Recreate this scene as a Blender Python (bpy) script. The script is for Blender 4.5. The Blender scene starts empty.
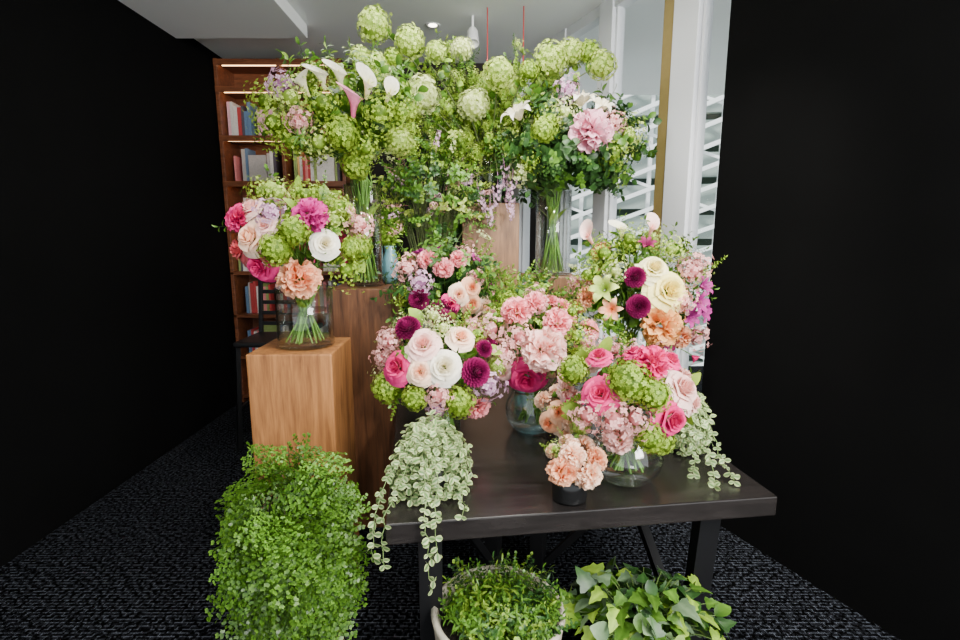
import bpy, bmesh, math, numpy as np
from mathutils import Vector, Matrix
rs = np.random.RandomState(7)
pi = math.pi
scene = bpy.context.scene
COL = scene.collection

# ------------------------------------------------------------------ materials
def newmat(name):
    m = bpy.data.materials.new(name); m.use_nodes = True
    nt = m.node_tree
    return m, nt, nt.nodes["Principled BSDF"]

def simple(name, col, rough=.5, metal=0., emis=None, es=0., bump=0., bscale=40., var=.0, spec=.5):
    m, nt, b = newmat(name)
    b.inputs['Base Color'].default_value = (*col, 1)
    b.inputs['Roughness'].default_value = rough
    b.inputs['Metallic'].default_value = metal
    b.inputs['Specular IOR Level'].default_value = spec
    if emis:
        b.inputs['Emission Color'].default_value = (*emis, 1)
        b.inputs['Emission Strength'].default_value = es
    tc = nt.nodes.new('ShaderNodeTexCoord')
    no = nt.nodes.new('ShaderNodeTexNoise'); no.inputs['Scale'].default_value = bscale
    no.inputs['Detail'].default_value = 5
    nt.links.new(tc.outputs['Object'], no.inputs['Vector'])
    if var > 0:
        hs = nt.nodes.new('ShaderNodeMix'); hs.data_type = 'RGBA'
        hs.inputs[6].default_value = (*[c*(1-var) for c in col], 1)
        hs.inputs[7].default_value = (*[min(1, c*(1+var)) for c in col], 1)
        nt.links.new(no.outputs['Fac'], hs.inputs[0])
        nt.links.new(hs.outputs[2], b.inputs['Base Color'])
    if bump > 0:
        bp = nt.nodes.new('ShaderNodeBump'); bp.inputs['Strength'].default_value = bump
        bp.inputs['Distance'].default_value = .01
        nt.links.new(no.outputs['Fac'], bp.inputs['Height'])
        nt.links.new(bp.outputs['Normal'], b.inputs['Normal'])
    return m

def organic(name, rough, trans, spec=.3):
    m, nt, b = newmat(name)
    at = nt.nodes.new('ShaderNodeAttribute'); at.attribute_name = 'Col'
    tc = nt.nodes.new('ShaderNodeTexCoord')
    no = nt.nodes.new('ShaderNodeTexNoise'); no.inputs['Scale'].default_value = 90
    no.inputs['Detail'].default_value = 3
    nt.links.new(tc.outputs['Object'], no.inputs['Vector'])
    mr = nt.nodes.new('ShaderNodeMapRange')
    mr.inputs['To Min'].default_value = .75; mr.inputs['To Max'].default_value = 1.2
    nt.links.new(no.outputs['Fac'], mr.inputs['Value'])
    vm = nt.nodes.new('ShaderNodeVectorMath'); vm.operation = 'SCALE'
    nt.links.new(at.outputs['Color'], vm.inputs[0]); nt.links.new(mr.outputs['Result'], vm.inputs['Scale'])
    nt.links.new(vm.outputs[0], b.inputs['Base Color'])
    b.inputs['Roughness'].default_value = rough
    b.inputs['Specular IOR Level'].default_value = spec
    tr = nt.nodes.new('ShaderNodeBsdfTranslucent')
    nt.links.new(vm.outputs[0], tr.inputs['Color'])
    mx = nt.nodes.new('ShaderNodeMixShader'); mx.inputs[0].default_value = trans
    out = nt.nodes['Material Output']
    nt.links.new(b.outputs[0], mx.inputs[1]); nt.links.new(tr.outputs[0], mx.inputs[2])
    nt.links.new(mx.outputs[0], out.inputs['Surface'])
    return m

def wood(name, dark, light, rough=.5, stretch=(14, 14, 1.2)):
    m, nt, b = newmat(name)
    tc = nt.nodes.new('ShaderNodeTexCoord'); mp = nt.nodes.new('ShaderNodeMapping')
    mp.inputs['Scale'].default_value = stretch
    nt.links.new(tc.outputs['Object'], mp.inputs['Vector'])
    n1 = nt.nodes.new('ShaderNodeTexNoise'); n1.inputs['Scale'].default_value = 2.2; n1.inputs['Detail'].default_value = 7
    n1.inputs['Distortion'].default_value = 1.2
    nt.links.new(mp.outputs[0], n1.inputs['Vector'])
    n2 = nt.nodes.new('ShaderNodeTexNoise'); n2.inputs['Scale'].default_value = 12; n2.inputs['Detail'].default_value = 4
    nt.links.new(mp.outputs[0], n2.inputs['Vector'])
    ad = nt.nodes.new('ShaderNodeMath'); ad.operation = 'MULTIPLY_ADD'; ad.inputs[1].default_value = .35
    nt.links.new(n2.outputs['Fac'], ad.inputs[0]); nt.links.new(n1.outputs['Fac'], ad.inputs[2])
    cr = nt.nodes.new('ShaderNodeValToRGB')
    cr.color_ramp.elements[0].position = .45; cr.color_ramp.elements[0].color = (*dark, 1)
    cr.color_ramp.elements[1].position = .88; cr.color_ramp.elements[1].color = (*light, 1)
    nt.links.new(ad.outputs[0], cr.inputs[0]); nt.links.new(cr.outputs[0], b.inputs['Base Color'])
    b.inputs['Roughness'].default_value = rough
    bp = nt.nodes.new('ShaderNodeBump'); bp.inputs['Strength'].default_value = .2; bp.inputs['Distance'].default_value = .003
    nt.links.new(ad.outputs[0], bp.inputs['Height']); nt.links.new(bp.outputs[0], b.inputs['Normal'])
    return m

def thinglass(name, tint, lo=.05, hi=.8, pwr=2.):
    m, nt, b = newmat(name); nt.nodes.remove(b)
    tr = nt.nodes.new('ShaderNodeBsdfTransparent'); tr.inputs[0].default_value = (*tint, 1)
    gs = nt.nodes.new('ShaderNodeBsdfGlossy'); gs.inputs['Roughness'].default_value = .04
    lw = nt.nodes.new('ShaderNodeLayerWeight'); lw.inputs[0].default_value = .5
    pw = nt.nodes.new('ShaderNodeMath'); pw.operation = 'POWER'; pw.inputs[1].default_value = pwr
    nt.links.new(lw.outputs['Facing'], pw.inputs[0])
    mm = nt.nodes.new('ShaderNodeMapRange'); mm.inputs['To Min'].default_value = lo; mm.inputs['To Max'].default_value = hi
    nt.links.new(pw.outputs[0], mm.inputs['Value'])
    mx = nt.nodes.new('ShaderNodeMixShader')
    nt.links.new(mm.outputs[0], mx.inputs[0])
    nt.links.new(tr.outputs[0], mx.inputs[1]); nt.links.new(gs.outputs[0], mx.inputs[2])
    nt.links.new(mx.outputs[0], nt.nodes['Material Output'].inputs['Surface'])
    return m

M_petal = organic('petal', .55, .20)
M_leaf = organic('leaf', .40, .22, .4)
M_book = organic('book_cover', .5, 0.)
M_glass = thinglass('vase_glass', (.975, .99, .98), .06, .8, 2.2)
M_pane = thinglass('window_glass', (.98, .99, .99), .01, .2, 4.)
M_water = thinglass('water', (.97, .99, .98), .10, .8, 2.)
M_oak = wood('oak_honey', (.13, .046, .012), (.35, .15, .045))
M_oak2 = wood('oak_brown', (.055, .021, .008), (.16, .065, .026))
M_oak3 = wood('oak_grey', (.10, .046, .02), (.25, .13, .06))
M_shelf = wood('shelf_walnut', (.09, .026, .010), (.24, .08, .033), .4, (2, 14, 14))
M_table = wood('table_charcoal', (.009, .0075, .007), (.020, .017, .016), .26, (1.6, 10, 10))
M_iron = simple('black_iron', (.008, .008, .009), .45, .3)
M_white = simple('white_frame', (.60, .61, .63), .45, var=.03, bscale=3)
M_bronze = simple('bronze_trim', (.34, .25, .09), .4, .4, var=.1)
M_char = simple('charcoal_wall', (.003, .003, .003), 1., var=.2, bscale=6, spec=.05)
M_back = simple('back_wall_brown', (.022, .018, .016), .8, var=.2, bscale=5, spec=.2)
M_ceil = simple('ceiling_paint', (.80, .81, .80), .9, var=.03, bscale=2)
M_black = simple('black_ceramic', (.008, .008, .008), .25)
M_pale = simple('pale_stone', (.50, .45, .35), .7, bump=.3, bscale=60, var=.12)
M_terra = simple('grey_pot', (.10, .10, .09), .6, var=.15)
M_soil = simple('soil', (.02, .014, .01), .95, bump=.8, bscale=120)
M_blue = simple('blue_glaze', (.10, .22, .25), .25, var=.15)
M_steel = simple('white_steel', (.9, .92, .92), .5)
M_ext = simple('exterior_concrete', (.34, .40, .37), .8, var=.3, bscale=.8)
M_extg = simple('exterior_glazing', (.09, .14, .11), .4, var=.6, bscale=1.2)
M_led = simple('led_strip', (1, .7, .4), .5, emis=(1., .55, .26), es=8.)
M_lampw = simple('lamp_white', (.8, .8, .8), .4)
M_bulb = simple('lamp_lens', (1, 1, 1), .4, emis=(1, .9, .75), es=12.)
M_red = simple('red_cord', (.45, .02, .02), .6)

def carpet():
    m, nt, b = newmat('carpet')
    tc = nt.nodes.new('ShaderNodeTexCoord')
    br = nt.nodes.new('ShaderNodeTexBrick'); br.inputs['Scale'].default_value = 20
    br.inputs['Color1'].default_value = (.006, .006, .008, 1); br.inputs['Color2'].default_value = (.012, .013, .016, 1)
    br.inputs['Mortar'].default_value = (.07, .078, .095, 1); br.inputs['Mortar Size'].default_value = .035
    br.inputs['Brick Width'].default_value = 1.; br.inputs['Row Height'].default_value = .35
    nt.links.new(tc.outputs['Object'], br.inputs['Vector'])
    no = nt.nodes.new('ShaderNodeTexNoise'); no.inputs['Scale'].default_value = 60
    nt.links.new(tc.outputs['Object'], no.inputs['Vector'])
    mx = nt.nodes.new('ShaderNodeMix'); mx.data_type = 'RGBA'; mx.blend_type = 'MULTIPLY'
    mx.inputs[0].default_value = 1.
    nt.links.new(br.outputs['Color'], mx.inputs[6])
    cr = nt.nodes.new('ShaderNodeValToRGB'); cr.color_ramp.elements[0].position = .42; cr.color_ramp.elements[1].position = .6
    nt.links.new(no.outputs['Fac'], cr.inputs[0]); nt.links.new(cr.outputs[0], mx.inputs[7])
    nt.links.new(mx.outputs[2], b.inputs['Base Color']); b.inputs['Roughness'].default_value = 1.; b.inputs['Specular IOR Level'].default_value = .05
    bp = nt.nodes.new('ShaderNodeBump'); bp.inputs['Strength'].default_value = .6; bp.inputs['Distance'].default_value = .004
    nt.links.new(no.outputs['Fac'], bp.inputs['Height']); nt.links.new(bp.outputs[0], b.inputs['Normal'])
    return m
M_carpet = carpet()

# ------------------------------------------------------------------ object helpers
def empty(name, loc):
    e = bpy.data.objects.new(name, None); e.location = loc; e.empty_display_size = .05
    COL.objects.link(e); return e
def adopt(child, par):
    child.parent = par
    child.matrix_parent_inverse = Matrix.Translation(-Vector(par.location))
def addobj(name, me, par=None):
    o = bpy.data.objects.new(name, me); COL.objects.link(o)
    if par is not None: adopt(o, par)
    return o
def box(name, c, size, rz=0., mat=None, bev=.004, par=None, rx=0., ry=0.):
    bm = bmesh.new(); bmesh.ops.create_cube(bm, size=1)
    bmesh.ops.scale(bm, vec=size, verts=bm.verts)
    if bev > 0:
        bmesh.ops.bevel(bm, geom=bm.edges[:], offset=bev, segments=2, affect='EDGES', profile=.6)
    me = bpy.data.meshes.new(name); bm.to_mesh(me); bm.free()
    if mat: me.materials.append(mat)
    o = addobj(name, me, None)
    o.location = c; o.rotation_euler = (rx, ry, rz)
    if par is not None: adopt(o, par)
    return o
def lathe(name, prof, c, mat, par=None, seg=40, scale=(1, 1)):
    V = []; Q = []
    for r, z in prof:
        for i in range(seg):
            a = 2*pi*i/seg; V.append((c[0]+r*scale[0]*math.cos(a), c[1]+r*scale[1]*math.sin(a), c[2]+z))
    n = len(prof)
    for j in range(n-1):
        for i in range(seg):
            Q.append((j*seg+i, j*seg+(i+1) % seg, (j+1)*seg+(i+1) % seg, (j+1)*seg+i))
    me = bpy.data.meshes.new(name); me.from_pydata(V, [], Q); me.update()
    me.polygons.foreach_set('use_smooth', [True]*len(Q))
    me.materials.append(mat)
    return addobj(name, me, par)

def beam(name, p, q, w, mat, par=None, h=None):
    p = Vector(p); q = Vector(q); d = q-p
    o = box(name, (0, 0, 0), (w, h or w, d.length), mat=mat, bev=.002)
    o.rotation_mode = 'QUATERNION'
    o.rotation_quaternion = d.to_track_quat('Z', 'Y'); o.location = (p+q)/2
    if par is not None: adopt(o, par)
    return o

# ------------------------------------------------------------------ numpy mesh builder
def gq(nu, nv, off=0):
    q = []
    for j in range(nv):
        for i in range(nu):
            a = off+j*(nu+1)+i; q.append((a, a+1, a+nu+2, a+nu+1))
    return q
def nrm(v): 
    v = np.asarray(v, float); return v/(np.linalg.norm(v, axis=-1, keepdims=True)+1e-9)
def basis(d, n=None, roll=None):
    d = nrm(d)
    if n is None:
        h = np.array([0, 0, 1.]) if abs(d[2]) < .9 else np.array([1., 0, 0])
        x = nrm(np.cross(h, d)); y = np.cross(d, x)
        r = rs.rand()*2*pi if roll is None else roll
        x, y = math.cos(r)*x+math.sin(r)*y, -math.sin(r)*x+math.cos(r)*y
    else:
        y = n-np.dot(n, d)*d
        if np.linalg.norm(y) < 1e-4: return basis(d)
        y = nrm(y); x = np.cross(y, d)
    return np.stack([x, y, d], 1)
class T:
    def __init__(s, V, Q, t): s.V = np.asarray(V, float); s.Q = np.asarray(Q, int); s.t = np.asarray(t, float)
def compose(parts):
    V = []; Q = []; t = []; o = 0
    for (tp, pos, R, sc, tt) in parts:
        V.append((tp.V*sc)@R.T+np.asarray(pos)); Q.append(tp.Q+o)
        t.append(tp.t if tt is None else (tp.t*.0+tt if np.isscalar(tt) else tt(tp.t))); o += len(tp.V)
    return T(np.concatenate(V), np.concatenate(Q), np.concatenate(t))
class MB:
    def __init__(s): s.V = []; s.Q = []; s.C = []; s.n = 0
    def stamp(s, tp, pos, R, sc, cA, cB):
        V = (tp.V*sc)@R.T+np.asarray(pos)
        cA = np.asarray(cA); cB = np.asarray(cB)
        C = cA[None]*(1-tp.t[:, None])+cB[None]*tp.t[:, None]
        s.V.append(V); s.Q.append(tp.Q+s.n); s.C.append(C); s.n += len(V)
    def tube(s, P, r0, r1, col, sides=5):
        P = np.asarray(P, float); n = len(P); V = []; 
        tang = nrm(np.gradient(P, axis=0))
        h = np.array([.31, .87, .12])
        for i in range(n):
            x = nrm(np.cross(h, tang[i])); y = np.cross(tang[i], x); r = r0+(r1-r0)*i/(n-1)
            for k in range(sides):
                a = 2*pi*k/sides; V.append(P[i]+r*(math.cos(a)*x+math.sin(a)*y))
        Q = []
        for j in range(n-1):
            for k in range(sides):
                Q.append((j*sides+k, j*sides+(k+1) % sides, (j+1)*sides+(k+1) % sides, (j+1)*sides+k))
        s.V.append(np.array(V)); s.Q.append(np.array(Q)+s.n); s.C.append(np.tile(np.asarray(col, float), (len(V), 1))); s.n += len(V)
    def build(s, name, mat, par=None, smooth=True):
        if not s.V: return None
        V = np.concatenate(s.V); Q = np.concatenate(s.Q); C = np.clip(np.concatenate(s.C), 0, 1)
        me = bpy.data.meshes.new(name)
        me.vertices.add(len(V)); me.vertices.foreach_set('co', V.astype(np.float32).ravel())
        me.loops.add(4*len(Q)); me.loops.foreach_set('vertex_index', Q.astype(np.int32).ravel())
        me.polygons.add(len(Q)); me.polygons.foreach_set('loop_start', np.arange(0, 4*len(Q), 4, dtype=np.int32))
        me.update(calc_edges=True)
        me.polygons.foreach_set('use_smooth', np.full(len(Q), smooth))
        ca = me.color_attributes.new('Col', 'FLOAT_COLOR', 'POINT')
        ca.data.foreach_set('color', np.concatenate([C, np.ones((len(C), 1))], 1).astype(np.float32).ravel())
        me.materials.append(mat)
        return addobj(name, me, par)

def fib(n, zmin=-1.):
    i = np.arange(n)+.5; z = 1-(1-zmin)*i/n; th = i*pi*(3-5**.5)
    r = np.sqrt(np.maximum(0, 1-z*z)); return np.stack([r*np.cos(th), r*np.sin(th), z], 1)
def bez(p0, p1, p2, n=7):
    t = np.linspace(0, 1, n)[:, None]; p0, p1, p2 = map(lambda a: np.asarray(a, float), (p0, p1, p2))
    return (1-t)**2*p0+2*t*(1-t)*p1+t*t*p2

def cubesphere(n=4):
    V = []; Q = []; o = 0
    for ax in range(3):
        for sg in (-1, 1):
            for j in range(n+1):
                for i in range(n+1):
                    p = [0, 0, 0]; p[ax] = sg; p[(ax+1) % 3] = -1+2*i/n; p[(ax+2) % 3] = (-1+2*j/n)*sg
                    V.append(p)
            Q += gq(n, n, o); o += (n+1)**2
    V = nrm(np.array(V, float)); return T(V, Q, np.zeros(len(V)))
CS = cubesphere(5)
I3 = np.eye(3)

def leafT(w=.25, nv=5, fold=.25, bend=.25, edge=False, pw=.75, nu=2):
    V = []; t = []
    for j in range(nv+1):
        v = j/nv; ww = w*math.sin(pi*min(1, max(0, .03+.95*v)))**pw
        for i in range(nu+1):
            s = -1+2*i/nu
            V.append((s*ww, fold*abs(s)*ww+bend*v*v*-1, v*(1-.1*v))); t.append(abs(s) if edge else v)
    return T(V, gq(nu, nv), t)
LEAF = leafT(); LEAFB = leafT(.36, 5, .2, .3); LEAFN = leafT(.11, 5, .3, .35); LEAFV = leafT(.36, 4, .15, .2, True, .6, 4)
LEAFR = leafT(.42, 4, .1, .15, False, .55)
def ivyT():
    prof = [(0, .0), (.05, .30), (.2, .48), (.32, .30), (.5, .36), (.62, .20), (.8, .13), (1., .0)]; V = []; t = []
    for (z, w) in prof:
        for i in range(5):
            s = -1+i/2; V.append((s*w, .12*abs(s)*w-.25*z*z, z-(.12*s*s if z < .3 else 0)*w*2)); t.append(.25+.75*abs(s)*z if i != 2 else .9)
    return T(V, gq(4, 7), t)
IVY = ivyT()

def roseT(seed, openess=1.):
    r_ = np.random.RandomState(seed); V = []; Q = []; t = []; o = 0
    L = [(.08, .60, .0, .0, .0, 2, 1.7), (.17, .62, .0, .02, .0, 3, 1.25), (.29, .60, -.03, .05, .02, 4, 1.0), (.42, .57, -.08, .10, .05, 5, .85),
         (.54, .50, -.14, .19, .10, 5, .8), (.64, .40, -.2, .32, .18, 6, .68), (.66, .28, -.22, .42, .22, 6, .66)]
    ph = 0
    for li, (r0, H, z0, fl, cu, n, wa) in enumerate(L):
        ph += .7
        for k in range(n):
            th = ph+2*pi*k/n+r_.randn()*.08; hh = H*(1+r_.randn()*.05); f2 = fl*(1+r_.randn()*.2)*openess
            for j in range(5):
                v = j/4
                for i in range(5):
                    s = -1+2*i/4
                    a = th+s*wa*(.35+.65*v**.7)*(1-.25*v**6)
                    r = r0*(.3+.7*v**.55)+f2*v**3+.03*s*s+.02*(s > 0)
                    z = z0+hh*v*(1-.2*s*s*v)-cu*v**5*1.6
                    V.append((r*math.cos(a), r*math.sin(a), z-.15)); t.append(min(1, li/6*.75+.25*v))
            Q += gq(4, 4, o); o += 25
    return T(V, Q, t)
ROSES = [roseT(i) for i in range(3)]
def ruffleT(seed, n=85):
    r_ = np.random.RandomState(seed); V = []; Q = []; t = []; o = 0
    D = fib(n, -.35)
    for k, d in enumerate(D):
        d = nrm(d+r_.randn(3)*.1); B = basis(d, roll=r_.rand()*6.3); x, y = B[:, 0], B[:, 1]
        R = .82+.2*r_.rand(); w = .26+.1*r_.rand(); phs = r_.rand()*6; bd = (r_.rand()-.2)*.35
        for j in range(4):
            v = j/3
            for i in range(5):
                s = -1+2*i/4
                p = d*R*(.4+.6*v*(1-.08*s*s)+.05*math.sin(5*s+phs)*v)+x*s*w*(.35+.65*v)+y*(bd*v*v+.09*math.sin(4*s+phs)*v)
                V.append(p*np.array([1, 1, .85])); t.append(v**1.5*(.75+.25*r_.rand()))
        Q += gq(4, 3, o); o += 20
    return T(V, Q, t)
RUFF = [ruffleT(i) for i in range(3)]
def floretT(np_=5, cup=.16, t0=.3):
    V = []; Q = []; t = []; o = 0
    for k in range(np_):
        a = 2*pi*k/np_; b = pi/np_*.85
        V += [(0, 0, 0), (.62*math.cos(a-b), .62*math.sin(a-b), cup), (1.*math.cos(a), 1.*math.sin(a), .02), (.62*math.cos(a+b), .62*math.sin(a+b), cup)]
        t += [t0, .9, 1., .9]; Q.append((o, o+1, o+2, o+3)); o += 4
    return T(V, Q, t)
FLO5 = floretT(5); FLO4 = floretT(4); FLOB = floretT(5, .18, .3)
def ballT(seed, n=250, fr=.135, jit=.055, core=.83, flo=FLOB, zmin=-1.):
    r_ = np.random.RandomState(seed); parts = [(CS, (0, 0, 0), I3, core, 0.)]
    lump = nrm(r_.randn(26, 3))
    for d in fib(n, zmin):
        d = nrm(d+r_.randn(3)*.06); R = 1-fr*.25+jit*r_.randn(); sh = .55+.45*r_.rand()
        if core > .8:
            l = np.max(lump@d)-.9; R += .9*max(-.08, l); sh *= .80+2.4*max(-.08, l)
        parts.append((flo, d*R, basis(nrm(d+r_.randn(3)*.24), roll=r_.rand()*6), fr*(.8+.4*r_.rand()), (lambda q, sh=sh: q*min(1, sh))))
    return compose(parts)
BALLS = [ballT(i) for i in range(5)]
CLUST = [ballT(10+i, 70, .22, .22, .45, FLO4) for i in range(3)]
LIME = [ballT(20+i, 150, .11, .22, .4, FLO4) for i in range(3)]
def dahliaT():
    pt = leafT(.38, 3, .6, -.25); parts = []
    for k, d in enumerate(fib(130, -.3)):
        parts.append((pt, d*.45, basis(nrm(d+np.array([0, 0, -.15])), n=nrm(np.array([0, 0, 1.])+.01*d)), .42+.1*(1-d[2]), None))
    return compose(parts+[(CS, (0, 0, 0), I3, .5, 0.)])
DAHL = dahliaT()
def lilyT(curl=.5, w=.22):
    V = []; Q = []; t = []; o = 0
    for k in range(6):
        th = k*pi/3; ww = w*(1 if k % 2 else 1.3)
        for j in range(6):
            v = j/5; r = .08+.92*v; z = .75*math.sin(v*pi*.62)-curl*v**3*.7; wd = ww*math.sin(pi*(.12+.86*v))**.8
            for i in range(3):
                s = -1+i; x, y = r, s*wd
                V.append((x*math.cos(th)-y*math.sin(th), x*math.sin(th)+y*math.cos(th), z+.06*abs(s)-.2)); t.append(v)
        Q += gq(2, 5, o); o += 18
    st = T(np.array([[-.02, 0, 0], [.02, 0, 0], [.02, 0, 1], [-.02, 0, 1]], float), [(0, 1, 2, 3)], [0, 0, 0, 0])
    parts = [(T(V, Q, t), (0, 0, 0), I3, 1., None)]
    for k in range(5):
        a = k*1.256; parts.append((st, (0, 0, -.1), basis(nrm([math.cos(a)*.35, math.sin(a)*.35, 1]), roll=a), .75, 0.))
    return compose(parts)
LILY = lilyT(); ALST = lilyT(.1, .22)
def callaT():
    V = []; t = []; nu, nv = 14, 7
    for j in range(nv+1):
        v = j/nv
        for i in range(nu+1):
            u = -1+2*i/nu; a = u*pi*1.05; tip = math.cos(a/2)**2
            r = .10+.12*v+.42*v**3*(.6+.4*tip)+.02*u
            z = 1.5*v*(.72+.38*tip)-.2*v**5*(1-tip)
            V.append((r*math.cos(a)+.25*v**4*tip, r*math.sin(a), z-.9)); t.append(v)
    sp = T(CS.V*np.array([.07, .07, .45])+np.array([0, 0, -.2]), CS.Q, CS.t)
    return compose([(T(V, gq(nu, nv), t), (0, 0, 0), I3, 1., None), (sp, (0, 0, 0), I3, 1., 0.)])
CALLA = callaT()
def tubeT(P, r0, r1, sides=4):
    m = MB(); m.tube(P, r0, r1, (0, 0, 0), sides); return T(m.V[0], m.Q[0], np.zeros(len(m.V[0])))
def sprigT(leaf, n, ls, bend=.2, seed=0, droop=.3, stem=.008, pair=False):
    r_ = np.random.RandomState(seed)
    P = np.array([[bend*v*v, .0, v] for v in np.linspace(0, 1, 6)]); parts = [(tubeT(P, stem, stem*.5), (0, 0, 0), I3, 1., 0.)]
    for k in range(n):
        v = .15+.85*(k+.5)/n; a0 = k*2.4 if not pair else (k//2)*1.57+(k % 2)*pi
        p = (bend*v*v, 0, v); d = nrm([math.cos(a0), math.sin(a0), .7-droop+r_.randn()*.2])
        parts.append((leaf, p, basis(d, n=np.array([0, 0, 1.])+r_.randn(3)*.25), ls*(1.15-.45*v)*(.85+.3*r_.rand()), (lambda q, f=.35+.65*r_.rand(): .25+q*.5*f+f*.25)))
    parts.append((leaf, P[-1], basis(nrm([bend, 0, 1.])), ls*.7, None))
    return compose(parts)
SPR = [sprigT(LEAF, 9, .30, .2, i) for i in range(3)]
SPRB = [sprigT(LEAFB, 8, .42, .25, 5+i) for i in range(3)]
SPRF = [sprigT(LEAFR, 22, .13, .3, 8+i, .2) for i in range(3)]
SPRN = [sprigT(LEAFN, 12, .32, .2, 12+i) for i in range(2)]
def budT(seed):
    r_ = np.random.RandomState(seed); P = np.array([[.15*v*v, 0, v] for v in np.linspace(0, 1, 6)])
    parts = [(tubeT(P, .01, .005), (0, 0, 0), I3, 1., 0.)]
    for k in range(34):
        v = .35+.65*r_.rand(); a = r_.rand()*6.3; R = .17*(1.15-v)+.03
        p = np.array([.15*v*v+R*math.cos(a), R*math.sin(a), v])
        parts.append((FLO5, p, basis(nrm([math.cos(a), math.sin(a), .4])), .055, (lambda q, f=.6+.4*r_.rand(): .3+.7*q*f)))
    return compose(parts)
BUDS = [budT(i) for i in range(3)]

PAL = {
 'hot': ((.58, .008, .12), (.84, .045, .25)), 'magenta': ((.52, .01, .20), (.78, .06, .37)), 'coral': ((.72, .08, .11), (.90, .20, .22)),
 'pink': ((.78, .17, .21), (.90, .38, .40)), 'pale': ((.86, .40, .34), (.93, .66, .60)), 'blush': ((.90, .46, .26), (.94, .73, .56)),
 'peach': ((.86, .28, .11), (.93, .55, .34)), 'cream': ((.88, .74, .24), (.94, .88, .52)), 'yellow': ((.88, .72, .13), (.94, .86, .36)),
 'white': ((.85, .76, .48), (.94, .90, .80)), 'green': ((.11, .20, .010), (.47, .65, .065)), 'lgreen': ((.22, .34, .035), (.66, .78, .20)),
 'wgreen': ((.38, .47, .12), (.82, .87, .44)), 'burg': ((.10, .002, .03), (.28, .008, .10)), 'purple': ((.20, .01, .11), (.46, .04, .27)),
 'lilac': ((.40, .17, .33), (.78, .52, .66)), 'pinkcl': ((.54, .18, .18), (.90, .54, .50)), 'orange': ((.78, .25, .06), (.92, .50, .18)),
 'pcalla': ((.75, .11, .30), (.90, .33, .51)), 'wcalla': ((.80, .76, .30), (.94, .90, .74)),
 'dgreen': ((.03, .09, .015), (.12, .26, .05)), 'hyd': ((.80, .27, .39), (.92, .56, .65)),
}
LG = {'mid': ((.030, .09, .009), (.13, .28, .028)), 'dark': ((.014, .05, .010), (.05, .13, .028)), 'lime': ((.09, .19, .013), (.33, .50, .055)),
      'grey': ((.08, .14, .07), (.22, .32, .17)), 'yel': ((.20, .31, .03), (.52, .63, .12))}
KIND = {'rose': ROSES, 'ruf': RUFF, 'ball': BALLS, 'clu': CLUST, 'lime': LIME, 'dah': [DAHL], 'lily': [LILY], 'als': [ALST], 'cal': [CALLA], 'bud': BUDS}
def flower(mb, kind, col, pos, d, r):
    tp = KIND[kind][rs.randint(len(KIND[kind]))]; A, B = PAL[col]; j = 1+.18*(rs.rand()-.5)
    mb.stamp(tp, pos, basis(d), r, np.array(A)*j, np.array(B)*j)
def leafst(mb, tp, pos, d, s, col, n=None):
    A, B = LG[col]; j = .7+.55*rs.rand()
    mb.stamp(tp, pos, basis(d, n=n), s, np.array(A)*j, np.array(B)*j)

# ------------------------------------------------------------------ bouquet
def vase_profile(kind, r, h):
    if kind == 'cyl': return [(.001, .004), (r*.97, .004), (r, .01), (r, h*.5), (r, h), (r*.97, h), (r*.965, h*.5), (r*.965, .018), (.001, .018)]
    if kind == 'bowl': return [(.001, .003), (r*.55, .003), (r*.75, h*.08), (r*.95, h*.28), (r, h*.48), (r*.94, h*.68), (r*.78, h*.86), (r*.72, h*.94), (r*.78, h),
                               (r*.76, h), (r*.70, h*.94), (r*.75, h*.86), (r*.91, h*.68), (r*.965, h*.48), (r*.92, h*.28), (r*.72, h*.1), (.001, h*.07)]
    if kind == 'flare': return [(.001, .004), (r*.7, .004), (r*.72, .01), (r*.78, h*.5), (r, h), (r*.97, h), (r*.75, h*.5), (r*.69, .02), (.001, .02)]

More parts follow.
